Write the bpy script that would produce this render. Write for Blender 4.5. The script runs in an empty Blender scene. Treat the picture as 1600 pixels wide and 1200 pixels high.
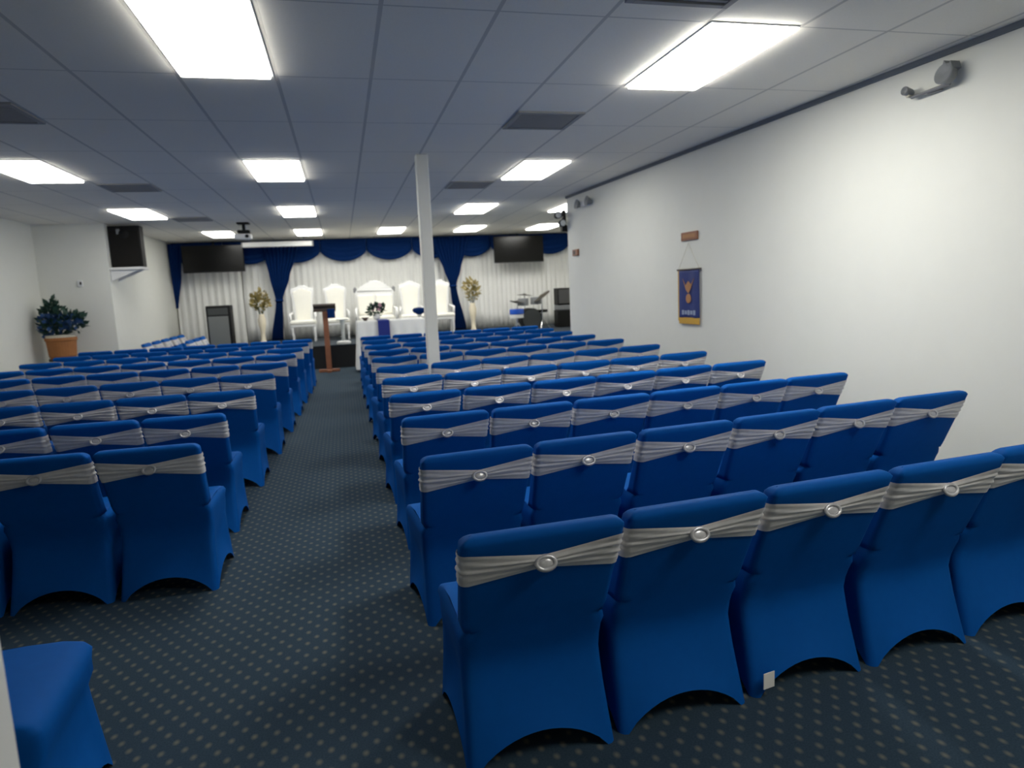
import bpy, bmesh, math, random
from mathutils import Vector, Matrix
random.seed(7)
C = bpy.context.scene.collection
PI = math.pi

# ------------------------------------------------------------------ materials
def mat(name, col, rough=0.6, metal=0.0, sheen=0.0, coat=0.0, emit=None, noise=0.0, nscale=40.0, trans=0.0, spec=0.5, bump=0.0):
    m = bpy.data.materials.new(name); m.use_nodes = True
    nt = m.node_tree; b = nt.nodes['Principled BSDF']
    b.inputs['Base Color'].default_value = (*col, 1)
    b.inputs['Roughness'].default_value = rough
    b.inputs['Metallic'].default_value = metal
    b.inputs['Specular IOR Level'].default_value = spec
    if sheen:
        b.inputs['Sheen Weight'].default_value = sheen
        b.inputs['Sheen Roughness'].default_value = 0.4
        b.inputs['Sheen Tint'].default_value = (*[min(1, c * 2 + .1) for c in col], 1)
    if coat: b.inputs['Coat Weight'].default_value = coat
    if trans: b.inputs['Transmission Weight'].default_value = trans
    if emit:
        b.inputs['Emission Color'].default_value = (*emit[0], 1)
        b.inputs['Emission Strength'].default_value = emit[1]
    if noise or bump:
        tc = nt.nodes.new('ShaderNodeTexCoord')
        n = nt.nodes.new('ShaderNodeTexNoise'); n.inputs['Scale'].default_value = nscale
        n.inputs['Detail'].default_value = 4
        nt.links.new(tc.outputs['Object'], n.inputs['Vector'])
        if noise:
            r = nt.nodes.new('ShaderNodeMix'); r.data_type = 'RGBA'
            r.inputs['A'].default_value = (*[c * (1 - noise) for c in col], 1)
            r.inputs['B'].default_value = (*[min(1, c * (1 + noise)) for c in col], 1)
            nt.links.new(n.outputs['Fac'], r.inputs['Factor'])
            nt.links.new(r.outputs['Result'], b.inputs['Base Color'])
        if bump:
            bp = nt.nodes.new('ShaderNodeBump'); bp.inputs['Strength'].default_value = bump
            bp.inputs['Distance'].default_value = 0.01
            nt.links.new(n.outputs['Fac'], bp.inputs['Height'])
            nt.links.new(bp.outputs['Normal'], b.inputs['Normal'])
    return m

M = {}
M['wall'] = mat('wall paint', (.80, .80, .74), .7, noise=.02, nscale=6)
M['column'] = mat('column paint', (.85, .84, .76), .5, noise=.02, nscale=6)
M['trim'] = mat('dark gap shade and baseboard', (.10, .12, .15), .6)  # painted shade of the gap under the ceiling, also the baseboard colour
M['cover'] = mat('royal blue stretch fabric', (.0012, .084, .345), .65, spec=.08, noise=.08, nscale=25, bump=.05)
M['sash'] = mat('silver satin', (.64, .62, .61), .34, sheen=.3, noise=.12, nscale=35)
M['buckle'] = mat('rhinestone silver', (.55, .54, .55), .32, metal=.4, noise=.15, nscale=150)
M['leg'] = mat('dark chair leg', (.035, .03, .03), .45, metal=.4)
M['tag'] = mat('white care tag', (.85, .83, .78), .6)
M['light'] = mat('lit diffuser', (.9, .9, .9), .5, emit=((1.0, .99, .93), 15.0))
M['lframe'] = mat('white light frame', (.75, .75, .73), .5)
M['vent'] = mat('vent grey', (.30, .30, .29), .55)
M['ventdark'] = mat('vent dark', (.08, .08, .08), .8)
M['white_cloth'] = mat('white drape cloth', (.86, .86, .83), .75, sheen=.2, noise=.03, nscale=12)
M['blue_cloth'] = mat('royal blue drape cloth', (.0012, .022, .115), .75, spec=.1, noise=.12, nscale=14)
M['black'] = mat('black plastic', (.008, .008, .008), .55, spec=.25)
M['screen'] = mat('dark screen glass', (.006, .006, .006), .2, spec=.3)
M['grille'] = mat('grey speaker grille', (.05, .055, .055), .7, noise=.1, nscale=200)
M['white_plastic'] = mat('white plastic', (.78, .78, .77), .45)
M['grey_metal'] = mat('grey metal', (.28, .28, .29), .4, metal=.6)
M['grey_plastic'] = mat('grey plastic', (.22, .23, .24), .5)
M['chrome'] = mat('chrome', (.75, .75, .76), .15, metal=1)
M['throne'] = mat('cream upholstery', (.88, .86, .78), .5, sheen=.2, noise=.03, nscale=20)
M['throne_frame'] = mat('white lacquer frame', (.84, .84, .83), .3, coat=.3)
M['wood'] = mat('reddish brown wood', (.26, .10, .05), .45, noise=.25, nscale=9)
M['dark_wood'] = mat('dark brown wood', (.045, .028, .02), .45, noise=.2, nscale=9)
M['terracotta'] = mat('orange terracotta', (.36, .14, .04), .7, noise=.15, nscale=12)
M['leaf'] = mat('dark green leaf', (.015, .055, .035), .6, noise=.4, nscale=18)
M['blueleaf'] = mat('blue silk petal', (.02, .07, .20), .6, noise=.3, nscale=18)
M['gold_leaf'] = mat('gold olive foliage', (.33, .26, .09), .6, noise=.4, nscale=18)
M['pink'] = mat('pink petal', (.45, .25, .33), .6)
M['cream'] = mat('cream ceramic', (.80, .72, .55), .35)
M['stage'] = mat('stage carpet', (.022, .032, .045), .95, noise=.2, nscale=60)
M['stage_face'] = mat('stage face black', (.010, .011, .013), .8)
M['runner'] = mat('blue table runner', (.004, .018, .20), .5, sheen=.2)
M['gold'] = mat('gold fringe', (.62, .36, .05), .5, noise=.15, nscale=60)
M['banner'] = mat('navy banner cloth', (.012, .03, .17), .6, sheen=.2)
M['emblem'] = mat('orange emblem', (.42, .20, .08), .6)
M['pale'] = mat('pale lettering', (.30, .36, .50), .6)
M['plaque'] = mat('brown plaque wood', (.30, .12, .06), .5, noise=.2, nscale=30)
M['cord'] = mat('pale cord', (.62, .60, .50), .7)
M['drum_blue'] = mat('bright blue drum shell', (.01, .10, .60), .25, coat=.5)
M['drum_skin'] = mat('white drum skin', (.85, .85, .84), .5)
M['brass'] = mat('dark bronze cymbal', (.16, .14, .11), .35, metal=.8)
M['acrylic'] = mat('frosted acrylic', (.75, .79, .80), .25, trans=.5)

def carpet_material():
    m = bpy.data.materials.new('dotted navy carpet'); m.use_nodes = True
    nt = m.node_tree; N = nt.nodes; L = nt.links; b = N['Principled BSDF']
    b.inputs['Roughness'].default_value = .95; b.inputs['Specular IOR Level'].default_value = .15
    tc = N.new('ShaderNodeTexCoord')
    mp = N.new('ShaderNodeMapping'); mp.inputs['Rotation'].default_value = (0, 0, math.radians(45))
    mp.inputs['Scale'].default_value = (1.4142 / .077, 1.4142 / .105, 1)
    L.new(tc.outputs['Object'], mp.inputs['Vector'])
    fr = N.new('ShaderNodeVectorMath'); fr.operation = 'FRACTION'; L.new(mp.outputs['Vector'], fr.inputs[0])
    sub = N.new('ShaderNodeVectorMath'); sub.operation = 'SUBTRACT'; L.new(fr.outputs[0], sub.inputs[0]); sub.inputs[1].default_value = (.5, .5, 0)
    fl = N.new('ShaderNodeVectorMath'); fl.operation = 'MULTIPLY'; L.new(sub.outputs[0], fl.inputs[0]); fl.inputs[1].default_value = (1, 1, 0)
    ln = N.new('ShaderNodeVectorMath'); ln.operation = 'LENGTH'; L.new(fl.outputs[0], ln.inputs[0])
    mr = N.new('ShaderNodeMapRange'); mr.inputs['From Min'].default_value = .05; mr.inputs['From Max'].default_value = .27
    mr.inputs['To Min'].default_value = 1; mr.inputs['To Max'].default_value = 0
    L.new(ln.outputs['Value'], mr.inputs['Value'])
    nz = N.new('ShaderNodeTexNoise'); nz.inputs['Scale'].default_value = 160; L.new(tc.outputs['Object'], nz.inputs['Vector'])
    base = N.new('ShaderNodeMix'); base.data_type = 'RGBA'
    base.inputs['A'].default_value = (.018, .036, .056, 1); base.inputs['B'].default_value = (.042, .070, .100, 1)
    L.new(nz.outputs['Fac'], base.inputs['Factor'])
    mx = N.new('ShaderNodeMix'); mx.data_type = 'RGBA'; L.new(mr.outputs['Result'], mx.inputs['Factor'])
    L.new(base.outputs['Result'], mx.inputs['A']); mx.inputs['B'].default_value = (.135, .135, .115, 1)
    L.new(mx.outputs['Result'], b.inputs['Base Color'])
    return m
M['carpet'] = carpet_material()

GX0, CELL, GY0 = -0.306, 0.61, 4.94
def ceiling_material():
    m = bpy.data.materials.new('ceiling tile grid'); m.use_nodes = True
    nt = m.node_tree; N = nt.nodes; L = nt.links; b = N['Principled BSDF']
    b.inputs['Roughness'].default_value = .9; b.inputs['Specular IOR Level'].default_value = .2
    tc = N.new('ShaderNodeTexCoord'); sp = N.new('ShaderNodeSeparateXYZ'); L.new(tc.outputs['Object'], sp.inputs[0])
    def line(sock, off, step, half):
        a = N.new('ShaderNodeMath'); a.operation = 'SUBTRACT'; L.new(sock, a.inputs[0]); a.inputs[1].default_value = off - step / 2
        w = N.new('ShaderNodeMath'); w.operation = 'FLOORED_MODULO'; L.new(a.outputs[0], w.inputs[0]); w.inputs[1].default_value = step
        d = N.new('ShaderNodeMath'); d.operation = 'SUBTRACT'; L.new(w.outputs[0], d.inputs[0]); d.inputs[1].default_value = step / 2
        e = N.new('ShaderNodeMath'); e.operation = 'ABSOLUTE'; L.new(d.outputs[0], e.inputs[0])
        f = N.new('ShaderNodeMath'); f.operation = 'LESS_THAN'; L.new(e.outputs[0], f.inputs[0]); f.inputs[1].default_value = half
        return f.outputs[0]
    lx = line(sp.outputs['X'], GX0, CELL, .012); ly = line(sp.outputs['Y'], GY0, 2 * CELL, .007)
    mxm = N.new('ShaderNodeMath'); mxm.operation = 'MAXIMUM'; L.new(lx, mxm.inputs[0]); L.new(ly, mxm.inputs[1])
    nz = N.new('ShaderNodeTexNoise'); nz.inputs['Scale'].default_value = 90; nz.inputs['Detail'].default_value = 5
    L.new(tc.outputs['Object'], nz.inputs['Vector'])
    base = N.new('ShaderNodeMix'); base.data_type = 'RGBA'
    base.inputs['A'].default_value = (.84, .80, .71, 1); base.inputs['B'].default_value = (.92, .88, .79, 1)
    L.new(nz.outputs['Fac'], base.inputs['Factor'])
    mx = N.new('ShaderNodeMix'); mx.data_type = 'RGBA'; L.new(mxm.outputs[0], mx.inputs['Factor'])
    L.new(base.outputs['Result'], mx.inputs['A']); mx.inputs['B'].default_value = (.60, .575, .52, 1)
    L.new(mx.outputs['Result'], b.inputs['Base Color'])
    return m
M['ceiling'] = ceiling_material()

# ------------------------------------------------------------------ mesh helpers
def obj(name, bm, m, parent=None, smooth=False, loc=None):
    bmesh.ops.recalc_face_normals(bm, faces=bm.faces)
    me = bpy.data.meshes.new(name); bm.to_mesh(me); bm.free()
    if smooth:
        for p in me.polygons: p.use_smooth = True
    me.materials.append(M[m] if isinstance(m, str) else m)
    o = bpy.data.objects.new(name, me); C.objects.link(o)
    if parent: o.parent = parent
    if loc: o.location = loc
    return o
def tag(o, label, cat, group=None):
    o['label'] = label; o['category'] = cat
    if group: o['group'] = group
    return o
def thing(name, label, cat, loc=(0, 0, 0), rz=0, group=None):
    o = bpy.data.objects.new(name, None); C.objects.link(o)
    o.empty_display_size = .1
    o.location = loc; o.rotation_euler = (0, 0, rz)
    return tag(o, label, cat, group)
def struct(name, bm, m):
    o = obj(name, bm, m); o['kind'] = 'structure'; return o
def NB(): return bmesh.new()
def box(bm, c, s, bevel=0, rot=None, seg=2):
    r = bmesh.ops.create_cube(bm, size=1)
    vs = r['verts']
    bmesh.ops.scale(bm, vec=s, verts=vs)
    if bevel:
        es = list({e for v in vs for e in v.link_edges})
        rb = bmesh.ops.bevel(bm, geom=es, offset=bevel, segments=seg, affect='EDGES', profile=.5)
        vs = list({v for f in rb['faces'] for v in f.verts} | {v for v in vs if v.is_valid})
    if rot is not None: bmesh.ops.rotate(bm, cent=(0, 0, 0), matrix=rot, verts=vs)
    bmesh.ops.translate(bm, vec=c, verts=vs)
    return vs
def bx(bm, x0, x1, y0, y1, z0, z1, bevel=0):
    return box(bm, ((x0 + x1) / 2, (y0 + y1) / 2, (z0 + z1) / 2), (x1 - x0, y1 - y0, z1 - z0), bevel)
def tube(bm, p0, p1, r0, r1=None, n=12):
    p0 = Vector(p0); p1 = Vector(p1); r1 = r0 if r1 is None else r1
    d = p1 - p0
    r = bmesh.ops.create_cone(bm, cap_ends=True, segments=n, radius1=r0, radius2=r1, depth=d.length)
    q = d.to_track_quat('Z', 'Y').to_matrix()
    bmesh.ops.rotate(bm, cent=(0, 0, 0), matrix=q, verts=r['verts'])
    bmesh.ops.translate(bm, vec=(p0 + p1) / 2, verts=r['verts'])
def lathe(bm, prof, c=(0, 0, 0), n=24, rot=None, cap=True):
    rings = []
    for r, z in prof:
        ring = []
        for k in range(n):
            v = Vector((r * math.cos(2 * PI * k / n), r * math.sin(2 * PI * k / n), z))
            if rot is not None: v = rot @ v
            ring.append(bm.verts.new(v + Vector(c)))
        rings.append(ring)
    for a, b in zip(rings, rings[1:]):
        for k in range(n):
            bm.faces.new((a[k], a[(k + 1) % n], b[(k + 1) % n], b[k]))
    if cap:
        bm.faces.new(rings[0]); bm.faces.new(rings[-1])
def prism(bm, pts, y0, y1, bevel=0):
    """outline pts in XZ, extruded along Y"""
    a = [bm.verts.new((x, y0, z)) for x, z in pts]; b = [bm.verts.new((x, y1, z)) for x, z in pts]
    n = len(pts)
    f = [bm.faces.new(a), bm.faces.new(b)]
    for k in range(n): f.append(bm.faces.new((a[k], a[(k + 1) % n], b[(k + 1) % n], b[k])))
    if bevel:
        es = list({e for ff in f[:2] for e in ff.edges})
        bmesh.ops.bevel(bm, geom=es, offset=bevel, segments=2, affect='EDGES', profile=.5)
def torus(bm, c, rx, rz, r, rot=None, n=24, k=8):
    rings = []
    for i in range(n):
        a = 2 * PI * i / n
        cx, cz = rx * math.cos(a), rz * math.sin(a)
        ring = []
        for j in range(k):
            b = 2 * PI * j / k
            v = Vector((cx + r * math.cos(b) * math.cos(a), r * math.sin(b), cz + r * math.cos(b) * math.sin(a)))
            if rot is not None: v = rot @ v
            ring.append(bm.verts.new(v + Vector(c)))
        rings.append(ring)
    for i in range(n):
        a, b = rings[i], rings[(i + 1) % n]
        for j in range(k): bm.faces.new((a[j], a[(j + 1) % k], b[(j + 1) % k], b[j]))
def grid_surf(bm, nu, nv, fn):
    g = [[bm.verts.new(fn(i / nu, j / nv)) for j in range(nv + 1)] for i in range(nu + 1)]
    for i in range(nu):
        for j in range(nv): bm.faces.new((g[i][j], g[i + 1][j], g[i + 1][j + 1], g[i][j + 1]))
def solidify(o, t):
    md = o.modifiers.new('thick', 'SOLIDIFY'); md.thickness = t; md.offset = 0
    return o

# ------------------------------------------------------------------ camera
ZC = 1.55
cam = bpy.data.cameras.new('camera'); co = bpy.data.objects.new('camera', cam); C.objects.link(co)
cam.sensor_width = 36; cam.sensor_fit = 'HORIZONTAL'; cam.lens = 1064.82 / 1600 * 36
cam.clip_start = .02; cam.clip_end = 100
r = Vector((0.96960807, -0.24057295, -0.04455156)); d = Vector((-0.07639, -0.12468427, -0.98925143)); f = Vector((0.23243225, 0.96258947, -0.13927224))
mt = Matrix(((r.x, -d.x, -f.x, 0), (r.y, -d.y, -f.y, 0), (r.z, -d.z, -f.z, ZC), (0, 0, 0, 1)))
co.matrix_world = mt
cam.dof.use_dof = True; cam.dof.focus_distance = 2.6
cam.dof.aperture_fstop = cam.lens / 8.5
bpy.context.scene.camera = co

# ------------------------------------------------------------------ the setting
H = ZC + 1.4474
XL, XR, YB, YF = -5.1, 6.5, -2.6, 18.5
def wx(y): return 4.25 - .05 * y           # face of the long right wall
bm = NB(); bx(bm, XL - .15, XR + .15, YB - .15, YF + .15, -.1, 0); struct('floor', bm, 'carpet')
bm = NB(); bx(bm, XL - .15, XR + .15, YB - .15, YF + .15, H, H + .1); struct('ceiling', bm, 'ceiling')
bm = NB(); bx(bm, XL - .12, XL, YB, 13.62, 0, H); struct('wall_left', bm, 'wall')
bm = NB(); bx(bm, XL, -3.97, 13.62, 13.74, 0, H); struct('wall_return', bm, 'wall')
bm = NB(); bx(bm, -4.09, -3.97, 13.74, YF, 0, H); struct('wall_stage_left', bm, 'wall')
bm = NB(); bx(bm, -4.09, XR, YF, YF + .12, 0, H); struct('wall_stage', bm, 'wall')
bm = NB(); bx(bm, XR, XR + .12, 10.8, YF, 0, H); struct('wall_alcove', bm, 'wall')
bm = NB(); bx(bm, XL, XR, YB - .12, YB, 0, H); struct('wall_entrance', bm, 'wall')
def wedge(bm, y0, y1, x0f, x1f, z0, z1):
    pts = [(x0f(y0), y0), (x1f(y0), y0), (x1f(y1), y1), (x0f(y1), y1)]
    a = [bm.verts.new((x, y, z0)) for x, y in pts]; b = [bm.verts.new((x, y, z1)) for x, y in pts]
    bm.faces.new(a); bm.faces.new(b)
    for k in range(4): bm.faces.new((a[k], a[(k + 1) % 4], b[(k + 1) % 4], b[k]))
YE = 10.94
bm = NB(); wedge(bm, YB, YE, wx, lambda y: wx(y) + .16, 0, H); struct('wall_right', bm, 'wall')
bm = NB(); bx(bm, wx(YE) + .16, XR, 10.78, 10.94, 0, H); struct('wall_alcove_side', bm, 'wall')
bm = NB(); wedge(bm, YB, YE, lambda y: wx(y) - .022, wx, H - .038, H); struct('trim_gap_shade', bm, 'trim')  # dark strip painted in for the shadow gap between wall and ceiling
bm = NB(); wedge(bm, YB, YE, lambda y: wx(y) - .012, wx, 0, .10); struct('baseboard_right', bm, 'trim')

bm = NB(); bx(bm, .87, 1.0, 7.47, 7.60, 0, H, .012)
tag(obj('support_column', bm, 'column'), 'slim white square column standing among the chairs right of the aisle', 'column')
YS, ZS, SX = 15.3, .5, -2.25
st = thing('stage_platform', 'low dark carpeted stage platform below the white drapes', 'stage', (0, 0, 0))
bm = NB(); bx(bm, SX, XR - .005, YS, YF - .005, 0, ZS - .03); obj('front_face', bm, 'stage_face', st)
bm = NB(); bx(bm, SX - .02, XR - .005, YS - .03, YF - .005, ZS - .03, ZS, .01); obj('deck', bm, 'stage', st)

# ------------------------------------------------------------------ ceiling lights and vents
def cx(c): return GX0 + c * CELL
POWER = {}
def diffuser_material(p):
    if p not in POWER: POWER[p] = mat('lit diffuser', (.9, .9, .9), .5, emit=((1.0, .99, .93), p))
    return POWER[p]
def panel_light(col, y0, y1, label, group):
    p = LAMP.get((col, round(y0, 2)), 15.0)
    t = thing('ceiling_light', label, 'ceiling light', (cx(col) + CELL / 2, (y0 + y1) / 2, H), group=group)
    w, l = CELL - .03, y1 - y0
    bm = NB()
    for s in (-1, 1):
        box(bm, (s * (w / 2 - .008), 0, -.004), (.016, l, .008), .002)
        box(bm, (0, s * (l / 2 - .008), -.004), (w - .032, .016, .008), .002)
    obj('frame', bm, 'lframe', t)
    bm = NB(); box(bm, (0, 0, -.016), (w - .034, l - .034, .030), .008); obj('diffuser', bm, diffuser_material(p), t)
LAMP = {(4, 3.70): 33.0, (4, -.10): 20.0, (-4, 15.55): 9.0, (4, 7.80): 11.0, (-5, 7.80): 11.0, (-5, 11.65): 9.0, (-1, 3.70): 13.0}
R1, R2, R3, R4 = (3.70, 4.93), (7.80, 9.05), (11.65, 12.95), (15.55, 16.85)
G = 'lit ceiling panels'
R0 = (-.10, 1.13)
for col, R_, lab in [
    (4, R0, 'lit ceiling panel above the right wall side behind the camera, out of the photo'),
    (-1, R1, 'largest lit ceiling panel, cut by the top edge left of centre'),
    (4, R1, 'large lit ceiling panel nearest the right wall'),
    (-5, R2, 'lit ceiling panel at the left edge, second line from the camera'),
    (-1, R2, 'lit ceiling panel straight ahead of the largest panel, left of the column'),
    (4, R2, 'lit ceiling panel just beyond the large panel near the right wall'),
    (-5, R3, 'lit ceiling panel in front of the wall speaker'),
    (-1, R3, 'middle lit panel, third in line above the left chairs'),
    (4, R3, 'lit ceiling panel right of the column, third line ahead'),
    (7, R3, 'lit ceiling panel partly hidden by the end of the right wall'),
    (-4, R4, 'lit ceiling panel behind the ceiling projector'),
    (-1, R4, 'small lit panel above the stage, above the projection screen case'),
    (2, R4, 'small lit panel above the stage, just left of the column'),
    (5, R4, 'small lit panel above the stage, just right of the column'),
    (8, R4, 'small lit panel above the right hand television')]:
    panel_light(col, *R_, lab, G)
def vent(col, y0, label):
    t = thing('air_vent', label, 'vent', (cx(col) + CELL / 2, y0 + .305, H), group='grey ceiling air vents')
    s = .59
    bm = NB()
    for k in (-1, 1):
        box(bm, (k * (s / 2 - .02), 0, -.008), (.04, s, .016), .003)
        box(bm, (0, k * (s / 2 - .02), -.008), (s - .08, .04, .016), .003)
    obj('frame', bm, 'vent', t)
    bm = NB(); box(bm, (0, 0, -.002), (s - .08, s - .08, .004)); obj('backing', bm, 'ventdark', t)
    bm = NB()
    for k in range(11):
        box(bm, (0, -.22 + k * .044, -.009), (s - .082, .03, .003), rot=None)
    obj('slats', bm, 'vent', t)
for c_, y_, l_ in [(3, 2.90, 'ceiling vent at the top edge beside the large right panel'),
                   (3, 5.68, 'square grey ceiling vent right of centre, clearest of the vents'),
                   (-4, 5.68, 'ceiling vent cut by the left edge of the frame'),
                   (-4, 9.28, 'faint ceiling vent between the two left hand light panels'),
                   (3, 9.28, 'ceiling vent to the right of the column top'),
                   (-4, 12.9, 'farthest ceiling vent, left, near the projector')]:
    vent(c_, y_, l_)

# ------------------------------------------------------------------ the covered chair
def rr(w, yr, yf, rad, n_rear=14, n_side=10, n_front=10):
    """ring of a rounded rectangle; returns list of (x, y, side, s)"""
    out = []
    def arc(cx_, cy_, a0):
        for k in range(1, 3):
            a = a0 + (PI / 2) * k / 3
            out.append((cx_ + rad * math.cos(a), cy_ + rad * math.sin(a), 'c', 0))
    for k in range(n_rear + 1):
        s = k / n_rear; out.append((-w + rad + (2 * w - 2 * rad) * s, yr, 'r', s))
    arc(w - rad, yr + rad, -PI / 2)
    for k in range(n_side + 1):
        s = k / n_side; out.append((w, yr + rad + (yf - yr - 2 * rad) * s, 's', s))
    arc(w - rad, yf - rad, 0)
    for k in range(n_front + 1):
        s = k / n_front; out.append((w - rad - (2 * w - 2 * rad) * s, yf, 'f', s))
    arc(-w + rad, yf - rad, PI / 2)
    for k in range(n_side + 1):
        s = k / n_side; out.append((-w, yf - rad - (yf - yr - 2 * rad) * s, 's', 1 - s))
    arc(-w + rad, yr + rad, PI)
    return out
def lerp_tab(tab, z):
    for (z0, *a), (z1, *b) in zip(tab, tab[1:]):
        if z <= z1:
            t = (z - z0) / (z1 - z0); return [p + (q - p) * t for p, q in zip(a, b)]
    return list(tab[-1][1:])
# z, half width, rear y   (rear profile: foot kicks back, waist forward, back leans over the rear)
REAR = [(0, .258, -.235), (.10, .252, -.205), (.22, .246, -.170), (.31, .245, -.150), (.36, .246, -.158), (.46, .248, -.195),
        (.62, .254, -.262), (.78, .262, -.330), (.835, .262, -.353)]
ZT = .835
def cover_mesh():
    bm = NB(); rings = []
    def add(pts3): rings.append([bm.verts.new(p) for p in pts3])
    # skirt
    for z in (0, .02, .05, .09, .14, .20, .26, .31, .36, .40):
        w, yr = lerp_tab(REAR, z)
        yf = .275 - .035 * min(1, z / .3) + (.02 if z > .35 else 0)
        u = max(0, 1 - z / .30)
        pts = []
        for x, y, side, s in rr(w, yr, yf, .03):
            a = 4 * s * (1 - s) if side in 'rsf' else 0
            amp = {'r': .10, 's': .09, 'f': .09, 'c': 0}[side]
            zz = z + amp * (a ** .8) * u ** 1.3 if a else z
            inn = .022 * a * math.sin(PI * min(1, z / .36))      # fabric pulled in between the corners
            if side == 's': x -= math.copysign(inn, x)
            if side == 'f': y -= inn
            if side == 'r': y += .010 * a * u + .008 * a * math.sin(PI * min(1, z / .36))
            pts.append((x, y, zz))
        add(pts)
    # seat edge, top of the seat and the foot of the backrest
    for z, w, yf, yr_z in ((.430, .252, .262, .42), (.452, .246, .245, .44), (.466, .238, .20, .455), (.472, .234, .10, .462), (.470, .236, -.02, .468), (.468, .240, -.085, .475)):
        yr = lerp_tab(REAR, yr_z)[1]
        add([(x, y, z if side != 'r' else yr_z) for x, y, side, s in rr(w if True else 0, yr, yf, .022)])
    # backrest slab
    for z in (.50, .56, .62, .68, .74, .78, .805):
        w, yr = lerp_tab(REAR, z)
        th = .085 - .015 * (z - .5) / .3
        pts = []
        for x, y, side, s in rr(w, yr, yr + th, .022):
            if side == 'f': y += .012 * 4 * s * (1 - s)
            pts.append((x, y, z))
        add(pts)
    for z, k, sh in ((.815, .004, .004), (.826, .014, .014), (.8325, .026, .028), (ZT, .042, .042)):
        w, yr = lerp_tab(REAR, z)
        add([(x, y, z) for x, y, side, s in rr(w - k, yr + sh * .75, yr + .068 - sh * .45, .010)])
    n = len(rings[0])
    for a, b in zip(rings, rings[1:]):
        for k in range(n): bm.faces.new((a[k], a[(k + 1) % n], b[(k + 1) % n], b[k]))
    # top cap: strips from rear to front
    top = rings[-1]; c0 = bm.verts.new(sum((v.co for v in top), Vector()) / n)
    for k in range(n): bm.faces.new((top[k], top[(k + 1) % n], c0))
    return bm
def sash_mesh():
    bm = NB(); nv = 20; n = None; rows = []
    for j in range(nv + 1):
        t = j / nv; row = []
        w0, y0 = lerp_tab(REAR, .72)
        base = rr(w0, y0, y0 + .0745, .022, n_rear=28)
        for i, (x, y, side, s) in enumerate(base):
            p = abs(2 * s - 1) if side == 'r' else 1.0
            k = p ** 1.05 if side == 'r' else 1.0
            hi = .744 + .034 * k; lo = .694 - .030 * k
            z = hi + (lo - hi) * t
            w, yr = lerp_tab(REAR, z)
            puff = .004 + .012 * (1 - k) * math.sin(PI * t)
            rip = .0030 * (math.sin(t * PI * 8 + 1.2 * math.sin(x * 14)) + .6 * math.sin(t * PI * 13 + x * 9)) * (.35 + .65 * k) * math.sin(PI * min(1, max(0, t)) )
            off = puff + rip
            X = x * (w / w0); Y = yr + (y - y0)
            if side == 'r': Y -= off
            elif side == 'f': Y += off + .010 * 4 * s * (1 - s)
            elif side == 's': X += math.copysign(off, X)
            else:
                dx = math.copysign(off * .7, X); X += dx; Y += (-off * .7 if y < y0 + .03 else off * .7)
            row.append(bm.verts.new((X, Y, z)))
        rows.append(row)
    n = len(rows[0])
    for a, b in zip(rows, rows[1:]):
        for k in range(n): bm.faces.new((a[k], a[(k + 1) % n], b[(k + 1) % n], b[k]))
    return bm
def smooth_by_angle(me):
    for p in me.polygons: p.use_smooth = True
proto = thing('covered_chair', 'x', 'chair')
cov = obj('cover', cover_mesh(), 'cover', proto, smooth=True)
sash = obj('sash', sash_mesh(), 'sash', proto, smooth=True); sash['label'] = 'silver satin sash band'
lean = Matrix.Rotation(math.atan2(.0905, .215) * -1.0, 3, 'X')
by = lerp_tab(REAR, .719)[1] - .022
bm = NB(); torus(bm, (0, by, .719), .030, .020, .0075, rot=lean, n=28, k=8)
bmesh.ops.create_uvsphere(bm, u_segments=12, v_segments=8, radius=1, matrix=Matrix.Translation((0, by + .001, .719)) @ lean.to_4x4() @ Matrix.Diagonal((.026, .005, .016, 1)))
buck = obj('buckle', bm, 'buckle', sash, smooth=True); buck['label'] = 'oval rhinestone buckle'
legs = []
for sx in (-1, 1):
    for yb, yt in ((-.200, -.085), (.235, .17)):
        bm = NB(); tube(bm, (sx * .226, yb, 0), (sx * .205, yt, .40), .012, .011, 10)
        legs.append(obj('leg', bm, 'leg', proto))
def copy_chair(with_legs=True, with_sash=True):
    r_ = proto.copy(); C.objects.link(r_)
    c = cov.copy(); C.objects.link(c); c.parent = r_
    if with_sash:
        s_ = sash.copy(); C.objects.link(s_); s_.parent = r_
        b = buck.copy(); C.objects.link(b); b.parent = s_
    if with_legs:
        for l in legs:
            q = l.copy(); C.objects.link(q); q.parent = r_
    return r_
first = [True]
def place(top_x, top_y, th, label, group, with_legs=True, z=0):
    """top_x, top_y: where the middle of the top rail stands"""
    if first[0]: r_ = proto; first[0] = False
    else: r_ = copy_chair(with_legs)
    ly = -.33
    r_.location = (top_x + math.sin(th) * ly, top_y - math.cos(th) * ly, z)
    r_.rotation_euler = (0, 0, th)
    tag(r_, label, 'chair', group)
    return r_
ORD = ['first', 'second', 'third', 'fourth', 'fifth', 'sixth', 'seventh', 'eighth', 'ninth', 'tenth', 'eleventh']
def jit(a): return random.uniform(-a, a)
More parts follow.
